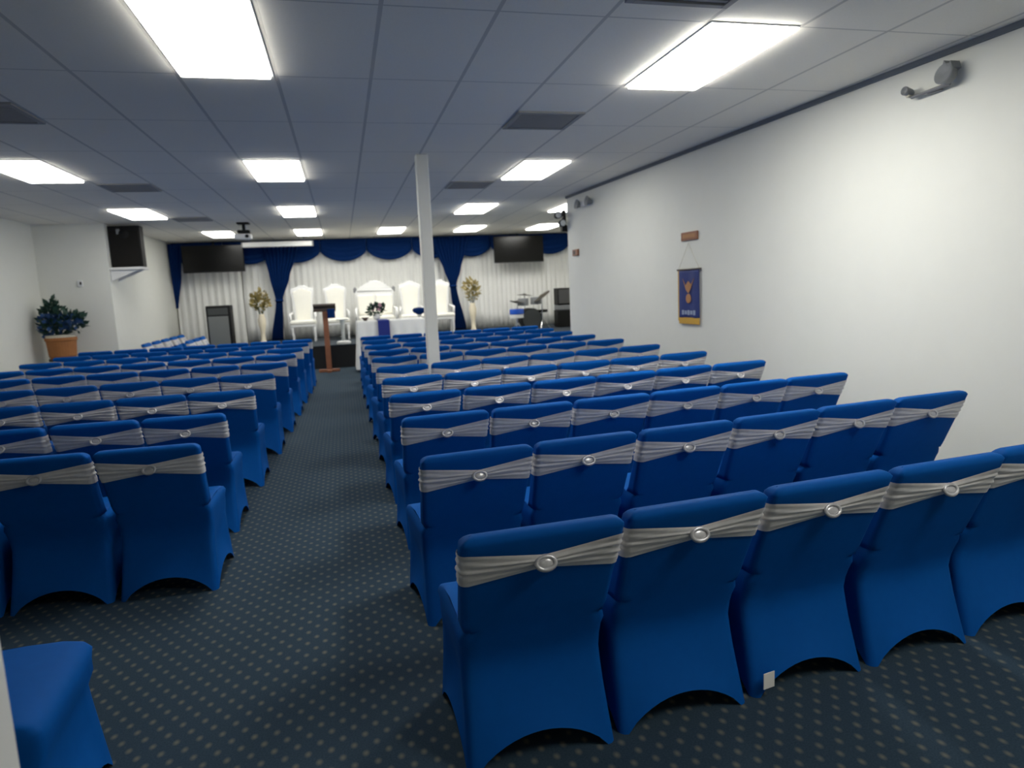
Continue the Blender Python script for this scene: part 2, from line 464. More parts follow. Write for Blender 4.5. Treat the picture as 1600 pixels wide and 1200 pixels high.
# right block: y of the row at the aisle, slope
RIGHT = [(1.885, .075), (2.92, .085), (3.91, .08), (4.86, .10), (5.84, .105), (6.80, .13), (7.86, .13), (8.86, .13), (9.86, .13), (10.95, .10), (12.0, .08)]
for i, (y0, sl) in enumerate(RIGHT):
    for k in range(6):
        xc = .283 + .259 + k * .5475 + jit(.006)
        if i > 7: xc -= .02
        yy = y0 + sl * (xc - .28) + .008 * max(0, k - 1) + jit(.012)
        th = math.atan(sl) + jit(.006)
        if i == 0 and k == 0: th -= .04
        if i == 0 and k == 1: th -= .01
        lab = f'blue covered chair with silver sash, {ORD[k]} from the aisle, {ORD[i]} row, right block'
        if i == 0 and k == 0: lab = 'nearest blue covered chair with silver sash, large beside the aisle, right block'
        if i == 0 and k == 2: lab = 'blue covered chair with a white paper tag hanging at its hem'
        o = place(xc, yy, th, lab, 'blue covered chairs right of the aisle', i < 5)
        if i == 0 and k == 2: tagged = o
LEFT = [(3.70, -.02), (4.66, -.01), (5.80, .0), (6.98, .0), (8.12, .0), (9.22, .0), (10.3, .0), (11.3, .0), (12.25, .0)]
LX = [-.765, -.79, -.745, -.70, -.66, -.63, -.60, -.57, -.55]
LN = [4, 5, 6, 6, 7, 7, 7, 7, 7]
for i, (y0, sl) in enumerate(LEFT):
    for k in range(LN[i]):
        xc = LX[i] - .253 - k * .520 + jit(.003)
        yy = y0 + sl * (xc + .7) + jit(.012)
        lab = f'blue covered chair with silver sash, {ORD[k]} from the aisle, {ORD[i]} row, left block'
        place(xc, yy, math.atan(sl) + jit(.004), lab, 'blue covered chairs left of the aisle', i < 4).scale = (.950, 1, 1)
# paper tag of the third near chair
tg = NB(); box(tg, (0, 0, 0), (.052, .003, .062), .001)
tg_o = obj('tag', tg, 'tag', tagged); tg_o.location = (-.205, -.252, .075); tg_o.rotation_euler = (0, 0, .1); tg_o['label'] = 'white paper tag'
# the chair turned sideways in the lower left corner: faces the aisle, no sash in sight
corner = copy_chair(True, False)
corner.location = (-1.14, 2.16, 0); corner.rotation_euler = (0, 0, -PI / 2 + .06)
tag(corner, 'blue covered chair turned sideways, only its seat in the lower left corner', 'chair')
# choir chairs beside the stage, facing right
for k in range(5):
    place(-3.62, 13.95 + .70 * k, -PI / 2 + .03, f'blue chair with pale sash facing right, {ORD[k]} along the stage left wall', 'side chairs by the stage', False)
for k in range(3):
    place(-2.93, 14.20 + .60 * k, -PI / 2 + .03, f'blue chair with pale sash facing right, {ORD[k]} in the inner side row', 'side chairs by the stage', False)

# white pedestal edge at the lower left
bm = NB(); bx(bm, -.95, -.572, .80, 1.20, 0, 1.16, .006)
ped = tag(obj('white_pedestal', bm, 'white_plastic'), 'white pedestal side cut off at the lower left edge of the photo', 'pedestal')

# ------------------------------------------------------------------ drapes
def drape(name, x0, x1, y, z0, z1, amp, wl, m, label, seed=0):
    bm = NB(); rnd = random.Random(seed)
    ph = [rnd.uniform(0, 6) for _ in range(4)]
    def fn(u, v):
        x = x0 + (x1 - x0) * u
        a = amp * (.55 + .45 * v)
        yy = y + a * math.sin(2 * PI * x / wl + ph[0] + .8 * math.sin(x * 2.1 + ph[1])) + .3 * amp * math.sin(2 * PI * x / (wl * .43) + ph[2])
        return (x, yy, z1 + (z0 - z1) * v)
    grid_surf(bm, int((x1 - x0) / .025), 6, fn)
    o = solidify(obj(name, bm, m, smooth=True), .005)
    return tag(o, label, 'curtain', 'white backdrop drapes') if m == 'white_cloth' else tag(o, label, 'curtain')
drape('backdrop_drape', -3.93, -2.40, 18.36, .01, H - .03, .030, .17, 'white_cloth', 'white pleated drape at the far left, behind the dark floor speaker', 4)
drape('backdrop_drape', -2.38, -1.50, 18.36, ZS + .01, H - .03, .030, .17, 'white_cloth', 'white pleated drape behind the left vase of gold flowers', 1)
drape('backdrop_drape', -1.48, 2.88, 18.36, ZS + .01, H - .03, .022, .15, 'white_cloth', 'white pleated drape at the stage centre, behind the throne chairs', 2)
drape('backdrop_drape', 2.90, 6.45, 18.36, ZS + .01, H - .03, .022, .13, 'white_cloth', 'white pleated drape right of the stage, below the right television', 3)
val = thing('valance', 'royal blue scalloped swag valance along the top of the stage drapes', 'valance', (0, 18.2, H - .02))
def swag(x0, x1, drop0, drop1, yo=0):
    bm = NB()
    def fn(u, v):
        b = 4 * u * (1 - u)
        dr = drop0 + (drop1 - drop0) * (b ** .75 if b > 0 else 0)
        return (x0 + (x1 - x0) * u, yo - .05 * b * math.sin(PI * min(1, v * .9)) - .012 * b * math.sin(v * PI * 9) - .02, -v * dr)
    grid_surf(bm, 28, 36, fn)
    return solidify(obj('swag', bm, 'blue_cloth', val, smooth=True), .004)
sx = [-3.90, -2.74, -1.58, -.44, .71, 1.87, 2.95, 3.97, 5.05, 6.2]
for i, (a, b) in enumerate(zip(sx, sx[1:])):
    swag(a + .003, b - .003, .30, .56 if i not in (6, 8) else .55, 0)
def tied(name, pts, y, label, tie_z=None, n=9, amp=.035):
    """pts: (z, left x, right x) from top to bottom"""
    root = thing(name, label, 'curtain', (0, y, 0))
    bm = NB()
    zs = [p[0] for p in pts]
    def fn(u, v):
        z = zs[0] + (zs[-1] - zs[0]) * v
        for p, q in zip(pts, pts[1:]):
            if z >= q[0] - 1e-6:
                t = (p[0] - z) / (p[0] - q[0]); t = t * t * (3 - 2 * t) * .5 + t * .5
                l = p[1] + (q[1] - p[1]) * t; r_ = p[2] + (q[2] - p[2]) * t; break
        w = r_ - l
        return (l + w * u, amp * math.sin(2 * PI * n * u) * min(1, .35 + w), z)
    grid_surf(bm, 72, 40, fn)
    solidify(obj('cloth', bm, 'blue_cloth', root, smooth=True), .004)
    if tie_z:
        for p, q in zip(pts, pts[1:]):
            if abs(q[0] - tie_z) < 1e-6:
                bm = NB(); torus(bm, ((q[1] + q[2]) / 2, 0, tie_z), (q[2] - q[1]) / 2 + .02, .02, .02, rot=None)
                bm.free(); bm = NB()
                lathe(bm, [(1.0, -.03), (1.06, 0), (1.0, .03)], n=24, cap=False)
                bmesh.ops.scale(bm, vec=((q[2] - q[1]) / 2 + .015, .05, 1), verts=bm.verts)
                bmesh.ops.translate(bm, vec=((q[1] + q[2]) / 2, 0, tie_z), verts=bm.verts)
                solidify(obj('tieback', bm, 'blue_cloth', root, smooth=True), .006)
    return root
tied('tied_curtain', [(2.95, -1.86, -.92), (2.62, -1.78, -1.02), (2.1, -1.70, -1.22), (1.50, -1.60, -1.44), (ZS + .02, -1.78, -1.50)], 18.05, 'royal blue gathered curtain tied in at the left of the throne chairs', 1.50)
tied('tied_curtain', [(2.95, 2.36, 3.34), (2.62, 2.46, 3.26), (2.1, 2.66, 3.10), (1.68, 2.80, 2.96), (ZS + .02, 2.88, 3.18)], 18.05, 'royal blue gathered curtain tied in at the right of the throne chairs', 1.68)
tied('side_tail', [(2.95, -3.94, -3.62), (2.2, -3.93, -3.70), (1.42, -3.90, -3.84)], 18.02, 'narrow royal blue curtain tail hanging at the far left stage wall', None, 4, .025)

# ------------------------------------------------------------------ screens, projector, speakers
def tv(x0, x1, z0, z1, y, label):
    t = thing('television', label, 'television', ((x0 + x1) / 2, y, (z0 + z1) / 2), group='wall televisions')
    w, h = x1 - x0, z1 - z0
    bm = NB(); box(bm, (0, 0, 0), (w, .06, h), .008); obj('housing', bm, 'black', t)
    bm = NB(); box(bm, (0, -.031, .008), (w - .03, .006, h - .045), .001); obj('screen', bm, 'screen', t)
    bm = NB(); box(bm, (0, .12, .0), (.30, .18, .25), .005); tube(bm, (0, .12, .1), (0, .12, 2.97 - (z0 + z1) / 2), .025); obj('mount', bm, 'black', t)
tv(-3.60, -2.22, 2.24, 2.88, 17.8, 'black television hung at the left end of the stage')
tv(3.97, 5.32, 2.22, 2.91, 17.8, 'black television hung at the right end of the stage')
t = thing('projection_screen', 'long white roll-up projection screen case below the ceiling', 'projection screen', (-1.38, 17.35, 2.83))
bm = NB(); box(bm, (0, 0, 0), (1.58, .11, .12), .02); obj('case', bm, 'white_plastic', t)
for s in (-1, 1):
    bm = NB(); box(bm, (s * .80, 0, 0), (.03, .12, .13), .008); obj('end_cap', bm, 'grey_plastic', t)
    bm = NB(); tube(bm, (s * .6, 0, .05), (s * .6, 0, H - 2.83), .01); obj('hanger', bm, 'grey_metal', t)
t = thing('projector', 'white ceiling projector on a dark mount above the left chairs', 'projector', (-1.72, 14.0, H))
bm = NB(); box(bm, (0, 0, -.26), (.30, .26, .10), .02); obj('body', bm, 'white_plastic', t)
bm = NB(); tube(bm, (.08, -.12, -.26), (.08, -.155, -.26), .035, .03, 20); obj('lens', bm, 'black', t)
bm = NB(); tube(bm, (.02, 0, -.21), (.02, 0, -.02), .03); box(bm, (.02, 0, -.015), (.22, .22, .03), .006); box(bm, (.02, 0, -.17), (.22, .20, .06), .015); obj('mount', bm, 'black', t)
sp = thing('wall_speaker', 'black loudspeaker on a white shelf high at the left wall corner', 'speaker', (-3.70, 13.88, 2.60))
bm = NB(); box(bm, (0, 0, 0), (.52, .24, .73), .012); obj('cabinet', bm, 'black', sp)
bm = NB(); box(bm, (0, -.123, -.03), (.47, .012, .62), .004); obj('grille', bm, mat('dark speaker grille', (.010, .009, .008), .7, spec=.2, noise=.2, nscale=150), sp)
bm = NB(); lathe(bm, [(.07, 0), (.085, .01), (.03, .02)], c=(0, -.125, .22), rot=Matrix.Rotation(PI / 2, 3, 'X'), n=20); obj('tweeter', bm, 'black', sp)
bm = NB(); box(bm, (-.09, -.132, .26), (.06, .004, .09), .001); obj('badge', bm, 'grey_plastic', sp)
sh = thing('speaker_shelf', 'white shelf bracket under the wall loudspeaker', 'shelf', (-3.70, 13.86, 2.205))
bm = NB(); box(bm, (0, 0, 0), (.54, .46, .045), .006); obj('board', bm, 'white_plastic', sh)
for s in (-.18, .18):
    bm = NB(); prism(bm, [(-.26, -.022), (.2, -.022), (-.26, -.22)], s - .012, s + .012); obj('bracket', bm, 'white_plastic', sh)
cb = thing('speaker_cabinet', 'tall dark floor speaker with grey grille before the left drape', 'speaker', (-2.83, 17.4, 0))
bm = NB(); box(bm, (0, 0, .73), (.54, .42, 1.44), .02); obj('cabinet', bm, 'black', cb)
bm = NB(); box(bm, (-.01, -.215, .82), (.44, .02, .76), .006); obj('grille', bm, mat('mid grey grille', (.17, .18, .175), .7, noise=.1, nscale=120), cb)
bm = NB(); box(bm, (-.01, -.214, 1.31), (.44, .012, .16), .006); obj('horn', bm, 'grille', cb)
for a in (-.2, .2):
    for b in (-.14, .14):
        bm = NB(); tube(bm, (a, b, 0), (a, b, .012), .03); obj('foot', bm, 'black', cb)

# ------------------------------------------------------------------ thrones
def outline_back(w0, w1, h, crown=.10, n=10):
    r_ = []
    for k in range(n + 1):                      # right edge up
        t = k / n; r_.append((w0 + (w1 - w0) * t ** 1.6, t * h))
    top = []
    for k in range(1, n * 2):                   # crown
        t = k / (n * 2); x = w1 * (1 - 2 * t)
        top.append((x, h + crown * math.sin(PI * t) ** 2 + .02 * math.sin(PI * t * 4) ** 2))
    l = [(-x, z) for x, z in reversed(r_)]
    return r_ + top + l
def throne(x, label, rz=0, h=.78):
    t = thing('throne_chair', label, 'throne chair', (x, 17.15, ZS), rz, 'white throne chairs')
    bm = NB(); prism(bm, outline_back(.20, .275, h), .20, .29, .015)
    bmesh.ops.translate(bm, vec=(0, 0, .46), verts=bm.verts); obj('backrest', bm, 'throne_frame', t)
    bm = NB(); prism(bm, outline_back(.155, .22, h - .10, .07), .175, .215, .012)
    bmesh.ops.translate(bm, vec=(0, 0, .50), verts=bm.verts); obj('back_cushion', bm, 'throne', t)
    bm = NB(); box(bm, (0, -.03, .46), (.60, .54, .10), .035); obj('seat', bm, 'throne', t)
    bm = NB(); box(bm, (0, -.03, .385), (.58, .52, .06), .012); obj('apron', bm, 'throne_frame', t)
    for sx_ in (-1, 1):
        for yy in (-.25, .2):
            bm = NB(); lathe(bm, [(.022, 0), (.026, .03), (.018, .1), (.034, .30), (.036, .37)], c=(sx_ * .25, yy, 0), n=14); obj('leg', bm, 'throne_frame', t, smooth=True)
        bm = NB(); tube(bm, (sx_ * .29, -.22, .66), (sx_ * .25, .24, .70), .026); tube(bm, (sx_ * .28, -.2, .48), (sx_ * .29, -.22, .67), .024); obj('armrest', bm, 'throne_frame', t, smooth=True)
throne(-.93, 'white high-back throne chair nearest the left blue curtain')
throne(-.15, 'white high-back throne chair behind the wooden lectern')
throne(1.66, 'white high-back throne chair just left of the column')
throne(2.40, 'white high-back throne chair just right of the column')
t = thing('throne_settee', 'wide white two-seat throne at the stage centre behind the table', 'settee', (.80, 17.25, ZS))
bm = NB(); pts = [(.44, 0), (.46, .55), (.48, .66)] + [(.48 * math.cos(a * PI / 16), .66 + .27 * max(0, math.sin(a * PI / 16)) ** 2.2) for a in range(1, 16)] + [(-.48, .66), (-.46, .55), (-.44, 0)]
prism(bm, pts, .20, .29, .015); bmesh.ops.translate(bm, vec=(0, 0, .46), verts=bm.verts); obj('backrest', bm, 'throne_frame', t)
for s in (-.22, .22):
    bm = NB(); box(bm, (s, .185, .80), (.40, .05, .48), .024); obj('back_cushion', bm, 'throne', t)
    bm = NB(); box(bm, (s, -.03, .46), (.43, .50, .12), .04); obj('seat_cushion', bm, 'throne', t)
bm = NB(); box(bm, (0, -.02, .36), (.96, .52, .08), .015); obj('apron', bm, 'throne_frame', t)
bm = NB(); box(bm, (0, .215, 1.135), (.86, .05, .035), .01); obj('top_rail', bm, mat('silver rail', (.45, .45, .44), .3, metal=.5), t)
for s in (-1, 1):
    for yy in (-.24, .22):
        bm = NB(); lathe(bm, [(.022, 0), (.026, .03), (.018, .1), (.034, .28), (.036, .33)], c=(s * .42, yy, 0), n=14); obj('leg', bm, 'throne_frame', t, smooth=True)
    bm = NB(); tube(bm, (s * .49, -.24, .68), (s * .46, .24, .72), .03); tube(bm, (s * .48, -.22, .42), (s * .49, -.24, .69), .026); obj('armrest', bm, 'throne_frame', t, smooth=True)
    bm = NB(); lathe(bm, [(.02, 0), (.045, .03), (.03, .06), (.05, .09), (.012, .14)], c=(s * .47, .24, 1.10), n=14); obj('finial', bm, 'grey_metal', t, smooth=True)

# ------------------------------------------------------------------ lectern, stand, table
t = thing('lectern', 'slim wooden post lectern with dark slanted top in the aisle end', 'lectern', (-.36, 14.55, 0))
bm = NB(); box(bm, (0, 0, 1.335), (.44, .34, .045), .008, rot=None); bmesh.ops.rotate(bm, cent=(0, 0, 1.335), matrix=Matrix.Rotation(-.30, 3, 'X'), verts=bm.verts)
box(bm, (0, -.18, 1.275), (.44, .03, .06), .006); obj('top', bm, 'dark_wood', t)
bm = NB(); box(bm, (.0, 0, .655), (.105, .10, 1.23), .01); obj('post', bm, 'wood', t)
bm = NB(); box(bm, (0, 0, .03), (.42, .09, .06), .01); box(bm, (0, 0, .028), (.09, .40, .056), .01); obj('base', bm, 'wood', t)
bm = NB(); grid_surf(bm, 12, 6, lambda u, v: (.05 + .15 * u, -.205 - .006 * math.sin(u * 12), 1.30 - .19 * v)); solidify(obj('hanging_cloth', bm, 'blue_cloth', t, smooth=True), .004)
t = thing('acrylic_stand', 'clear stand with a round white foot at the stage edge behind the lectern', 'stand', (-.03, 15.55, ZS))
bm = NB(); lathe(bm, [(.15, 0), (.15, .04), (.12, .06)], n=28); obj('foot', bm, 'white_plastic', t, smooth=False)
bm = NB(); lathe(bm, [(.045, .06), (.04, .3), (.055, .52)], n=20); obj('column', bm, 'acrylic', t, smooth=True)
bm = NB(); box(bm, (0, 0, .53), (.26, .2, .02), .004); obj('top', bm, 'acrylic', t)

t = thing('communion_table', 'long table in white floor-length cloth with a blue runner, before the stage', 'table', (.93, 14.35, 0))
bm = NB()
TW, TD, TH = .67, .34, 1.02
def cloth_ring(bm):
    rings = []
    for z, k in ((TH, 0.0), (TH - .02, .012), (TH - .2, .02), (TH - .5, .03), (.3, .045), (.06, .06)):
        ring = []
        base = rr(TW + k, -TD - k, TD + k, .03, 40, 20, 40)
        for i, (x, y, side, s) in enumerate(base):
            rip = (.0 if k < .015 else k * .45) * math.sin(i * .9)
            if side == 'r': y -= rip
            elif side == 'f': y += rip
            elif side == 's': x += math.copysign(rip, x)
            ring.append(bm.verts.new((x, y, z)))
        rings.append(ring)
    n = len(rings[0])
    bm.faces.new(rings[0])
    for a, b in zip(rings, rings[1:]):
        for q in range(n): bm.faces.new((a[q], a[(q + 1) % n], b[(q + 1) % n], b[q]))
cloth_ring(bm); obj('tablecloth', bm, 'white_cloth', t)
bm = NB(); bx(bm, -TW + .02, TW - .02, -TD + .02, TD - .02, TH - .045, TH - .012, .004); obj('table_top', bm, 'white_plastic', t)
for a in (-1, 1):
    for b in (-1, 1):
        bm = NB(); tube(bm, (a * (TW - .08), b * (TD - .06), 0), (a * (TW - .08), b * (TD - .06), TH - .045), .018); obj('leg', bm, 'grey_metal', t)
bm = NB()
def rfn(u, v):
    x = -.27 + .23 * u
    if v < .5: return (x, TD + .01 - (2 * TD + .08) * (v / .5), TH + .006)
    k = (v - .5) / .5
    return (x, -TD - .075 - .01 * k, TH + .004 - .55 * k)
grid_surf(bm, 6, 24, rfn)
solidify(obj('runner', bm, 'runner', t), .004)

def leaves(bm, n, c, rad, size, seed, up=.5, flat=1.0):
    rnd = random.Random(seed)
    for _ in range(n):
        while True:
            p = Vector((rnd.uniform(-1, 1), rnd.uniform(-1, 1), rnd.uniform(-1, 1)))
            if p.length <= 1: break
        q = Vector((c[0] + p.x * rad[0], c[1] + p.y * rad[1], c[2] + p.z * rad[2]))
        dirv = Vector((p.x, p.y, p.z * .6 + up)) + Vector((rnd.uniform(-.5, .5), rnd.uniform(-.5, .5), rnd.uniform(-.4, .4)))
        dirv.normalize()
        side = dirv.cross(Vector((rnd.uniform(-1, 1), rnd.uniform(-1, 1), rnd.uniform(-1, 1))))
        if side.length < 1e-3: continue
        side.normalize(); nrm = dirv.cross(side)
        l = size * rnd.uniform(.6, 1.3); w = l * .28 * flat
        a = bm.verts.new(q); b = bm.verts.new(q + dirv * l * .5 + side * w + nrm * l * .06); c_ = bm.verts.new(q + dirv * l); d_ = bm.verts.new(q + dirv * l * .5 - side * w + nrm * l * .06)
        bm.faces.new((a, b, c_)); bm.faces.new((a, c_, d_))
def blossoms(bm, n, c, rad, size, seed):
    rnd = random.Random(seed)
    for _ in range(n):
        a = rnd.uniform(0, 2 * PI); e = rnd.uniform(-.6, 1)
        q = Vector((c[0] + rad[0] * math.cos(a) * math.cos(e), c[1] + rad[1] * math.sin(a) * math.cos(e), c[2] + rad[2] * math.sin(e)))
        bmesh.ops.create_icosphere(bm, subdivisions=1, radius=size * rnd.uniform(.7, 1.2), matrix=Matrix.Translation(q))
t = thing('flower_arrangement', 'small mixed flowers and dark greenery on the white table', 'flowers', (.66, 14.33, TH + .0095))
bm = NB(); lathe(bm, [(.05, 0), (.075, .05), (.06, .11), (.05, .12)], n=20); obj('vase', bm, 'white_plastic', t, smooth=True)
bm = NB(); leaves(bm, 150, (0, 0, .20), (.15, .10, .12), .09, 3); obj('foliage', bm, 'leaf', t)
bm = NB(); blossoms(bm, 14, (.02, 0, .25), (.09, .08, .10), .03, 4); obj('blossoms', bm, 'pink', t, smooth=True)
t = thing('dark_bowl', 'small dark bowl left of the flowers on the white table', 'bowl', (.43, 14.25, TH + .0005))
bm = NB(); lathe(bm, [(.03, 0), (.035, .012), (.08, .07), (.075, .07), (.03, .02)], n=24); obj('bowl', bm, 'dark_wood', t, smooth=True)
t = thing('blue_topped_stand', 'slim stand with a dark blue cushion top left of the column', 'stand', (1.62, 15.05, 0))
bm = NB(); lathe(bm, [(.17, 0), (.17, .02), (.03, .05)], n=24); obj('base', bm, 'white_plastic', t)
bm = NB(); lathe(bm, [(.022, .04), (.022, 1.0), (.05, 1.08)], n=16); obj('post', bm, 'acrylic', t, smooth=True)
bm = NB(); lathe(bm, [(.03, 1.06), (.13, 1.12), (.15, 1.17), (.12, 1.21), (.02, 1.225)], n=24); obj('cushion', bm, 'blue_cloth', t, smooth=True)

def gold_vase(x, zb, zt, y, label, seed, ped):
    t = thing('flower_vase', label, 'vase', (x, y, ZS), group='gold flower vases')
    hv = zb - ZS
    bm = NB(); lathe(bm, [(.09, 0), (.095, .02), (.055, .08), (.05, hv * .35), (.085, hv * .62), (.095, hv * .8), (.06, hv * .95), (.075, hv), (.05, hv * .985)], n=24); obj('vase', bm, 'cream', t, smooth=True)
    bm = NB()
    rnd = random.Random(seed)
    for k in range(10):
        a = rnd.uniform(0, 2 * PI); tube(bm, (0, 0, hv * .8), (.16 * math.cos(a), .12 * math.sin(a), hv + (zt - zb) * rnd.uniform(.5, .9)), .006, .004, 6)
    obj('stems', bm, 'leaf', t)
    mid = hv + (zt - zb) * .5
    bm = NB(); leaves(bm, 240, (0, 0, mid), (.19, .15, (zt - zb) * .42), .10, seed); obj('foliage', bm, 'gold_leaf', t)
    bm = NB(); blossoms(bm, 20, (0, 0, mid), (.17, .14, (zt - zb) * .38), .028, seed + 1); obj('blossoms', bm, 'cream', t, smooth=True)
gold_vase(-1.90, 1.20, 1.80, 17.35, 'cream vase of gold flowers left of the left blue curtain', 11, True)
gold_vase(3.24, 1.22, 1.89, 17.35, 'cream vase of gold flowers right of the right blue curtain', 21, True)

# ------------------------------------------------------------------ potted plant, thermostat
t = thing('plant_stand', 'dark stand under the orange flower pot at the left wall corner', 'stand', (-4.72, 13.16, 0))
bm = NB(); lathe(bm, [(.20, .66), (.20, .70)], n=28); obj('top', bm, 'dark_wood', t)
for k in range(3):
    a = k * 2 * PI / 3; bm = NB(); tube(bm, (.17 * math.cos(a), .17 * math.sin(a), 0), (.12 * math.cos(a), .12 * math.sin(a), .665), .018, .016); obj('leg', bm, 'dark_wood', t)
t = thing('potted_plant', 'blue green silk plant in an orange pot at the left wall corner', 'plant', (-4.70, 13.14, .70))
bm = NB(); lathe(bm, [(.18, 0), (.205, .05), (.225, .30), (.24, .31), (.24, .36), (.215, .36), (.20, .30)], n=32); obj('pot', bm, 'terracotta', t, smooth=False)
bm = NB(); lathe(bm, [(.215, .34), (.225, .40), (.05, .41)], n=32); obj('liner', bm, 'cord', t)
bm = NB(); rnd = random.Random(5)
for k in range(16):
    a = rnd.uniform(0, 2 * PI); q = rnd.uniform(.1, .32); tube(bm, (0, 0, .38), (q * math.cos(a), .8 * q * math.sin(a), rnd.uniform(.55, .85)), .006, .004, 6)
obj('stems', bm, 'leaf', t)
bm = NB(); leaves(bm, 200, (-.06, 0, .62), (.20, .16, .25), .12, 31); leaves(bm, 50, (-.06, 0, .84), (.08, .08, .16), .11, 32); leaves(bm, 90, (.24, 0, .60), (.13, .13, .17), .12, 33); obj('foliage', bm, 'leaf', t)
bm = NB(); leaves(bm, 100, (-.06, -.05, .58), (.22, .15, .22), .10, 35, flat=1.6); leaves(bm, 60, (.22, -.05, .58), (.12, .12, .15), .09, 36, flat=1.6); obj('blossoms', bm, 'blueleaf', t)
t = thing('wall_thermostat', 'small wall thermostat between the plant and the loudspeaker', 'thermostat', (-4.45, 13.605, 1.97))  # small wall control, taken for a thermostat
bm = NB(); box(bm, (0, 0, 0), (.08, .03, .11), .006); obj('housing', bm, 'white_plastic', t)
bm = NB(); box(bm, (.012, -.016, .0), (.03, .006, .05), .002); obj('thermostat_face', bm, 'dark_wood', t)

# ------------------------------------------------------------------ drum kit, amp
t = thing('drum_kit', 'drum kit with dark cymbals at the right end of the stage', 'drum kit', (4.55, 16.6, ZS))
Ry = Matrix.Rotation(PI / 2, 3, 'X')
bm = NB(); lathe(bm, [(.25, -.20), (.265, -.20), (.265, .20), (.25, .20)], c=(0, 0, .27), rot=Ry, n=32); obj('bass_drum', bm, 'black', t)
bm = NB(); lathe(bm, [(.001, .205), (.245, .205), (.245, .195)], c=(0, 0, .27), rot=Ry, n=32, cap=False); obj('bass_skin', bm, 'grille', t)
for a, b, h_ in ((-.15, .05, .60), (.18, .05, .62)):
    bm = NB(); lathe(bm, [(.13, 0), (.135, .01), (.135, .17), (.13, .18)], c=(a, b, h_), n=28, rot=None); obj('tom', bm, 'grey_plastic', t)
def cymbal(x, y, h_, tilt, rad, az):
    bm = NB(); rt = Matrix.Rotation(az, 3, 'Z') @ Matrix.Rotation(tilt, 3, 'Y')
    lathe(bm, [(.03, .035), (.05, .02), (rad, -.005), (rad, -.012), (.05, .012), (.01, .02)], c=(x, y, h_), rot=rt, n=32); o = obj('cymbal', bm, 'brass', t, smooth=False)
    bm = NB(); tube(bm, (x, y, .02), (x, y, h_), .012)
    for k in range(3): tube(bm, (x, y, .25), (x + .2 * math.cos(k * 2.1), y + .2 * math.sin(k * 2.1), .01), .009)
    obj('cymbal_stand', bm, 'chrome', t)
cymbal(.28, -.15, .82, -.60, .24, 0)
cymbal(-.32, -.02, .70, .25, .19, .3)
cymbal(-.02, .38, .86, .1, .20, 0)
bm = NB(); lathe(bm, [(.14, .40), (.15, .43), (.15, .47), (.05, .475)], c=(.42, .35, 0), n=24); tube(bm, (.42, .35, .02), (.42, .35, .42), .02); obj('stool', bm, 'black', t)
t = thing('snare_drum', 'bright blue and white drum on a chrome stand right of the gold vase', 'drum', (4.06, 16.0, ZS))
bm = NB(); lathe(bm, [(.17, .42), (.175, .43), (.175, .53), (.17, .54)], n=32); obj('shell', bm, 'drum_blue', t)
bm = NB(); lathe(bm, [(.165, .542), (.165, .548)], n=32); obj('drum_skin', bm, 'drum_blue', t)
bm = NB(); lathe(bm, [(.16, .33), (.165, .34), (.165, .41), (.16, .418)], n=32); obj('lower_shell', bm, 'drum_skin', t)
bm = NB(); tube(bm, (0, 0, .14), (0, 0, .33), .014)
for k in range(3): tube(bm, (0, 0, .2), (.2 * math.cos(k * 2.1), .2 * math.sin(k * 2.1), .008), .01)
obj('tripod', bm, 'chrome', t)
t = thing('amplifier_stack', 'dark stacked amplifier against the end of the right wall', 'amplifier', (5.56, 16.9, ZS))
bm = NB(); box(bm, (0, 0, .22), (.46, .36, .43), .015); obj('lower_cabinet', bm, 'black', t)
bm = NB(); box(bm, (0, 0, .50), (.44, .34, .12), .012); obj('amplifier_head', bm, 'grey_plastic', t)
bm = NB(); box(bm, (0, 0, .78), (.44, .34, .43), .015); obj('upper_cabinet', bm, 'black', t)
bm = NB(); box(bm, (0, -.175, .78), (.38, .01, .36), .004); obj('grille', bm, 'ventdark', t)

# ------------------------------------------------------------------ on the right wall
AW = math.atan2(-.05, 1)
def on_wall(y): return (wx(y) - .001, y)
# local frame: +X runs along the wall away from the camera, -Y comes out of the wall into the room
WR = PI / 2 + math.atan(.05)
def wall_thing(name, label, cat, y, z, out=.0):
    return thing(name, label, cat, (wx(y) - out, y, z), PI / 2 + math.atan(.05))
# with rz = +90 deg, local +X -> world +Y, local +Y -> world -X (into the room)
t = wall_thing('wall_banner', 'navy blue banner with gold fringe hanging on the right wall', 'banner', 7.17, 1.37, .012)
bm = NB(); grid_surf(bm, 20, 24, lambda u, v: (-.215 + .43 * u, .012 + .006 * math.sin(u * 9), .29 - .54 * v)); solidify(obj('cloth', bm, 'banner', t, smooth=True), .004)
bm = NB(); box(bm, (0, .014, -.285), (.43, .008, .075), .002); obj('fringe', bm, 'gold', t)
bm = NB(); box(bm, (.222, .014, .0), (.022, .008, .58), .002); obj('side_trim', bm, 'gold', t)
bm = NB(); tube(bm, (-.25, .014, .30), (.25, .014, .30), .010); obj('rod', bm, 'dark_wood', t)
bm = NB(); tube(bm, (-.22, .014, .305), (0, .014, .60), .003, n=6); tube(bm, (.22, .014, .305), (0, .014, .60), .003, n=6); obj('cord', bm, 'cord', t)
bm = NB()
prism(bm, [(-.12, .20), (-.06, .13), (0, .17), (.06, .12), (.12, .20), (.05, .07), (0, .03), (-.05, .08)], .020, .024)
lathe(bm, [(.055, 0), (.05, .004)], c=(0, .021, -.03), rot=Matrix.Rotation(-PI / 2, 3, 'X'), n=20); obj('emblem', bm, 'emblem', t)
bm = NB()
for k in range(5): box(bm, (-.12 + .06 * k, .021, -.19), (.045, .003, .045 if k % 2 else .055), .001)
obj('lettering', bm, 'pale', t)
t = wall_thing('wall_plaque', 'small brown plaque above the blue banner', 'plaque', 7.17, 2.045)
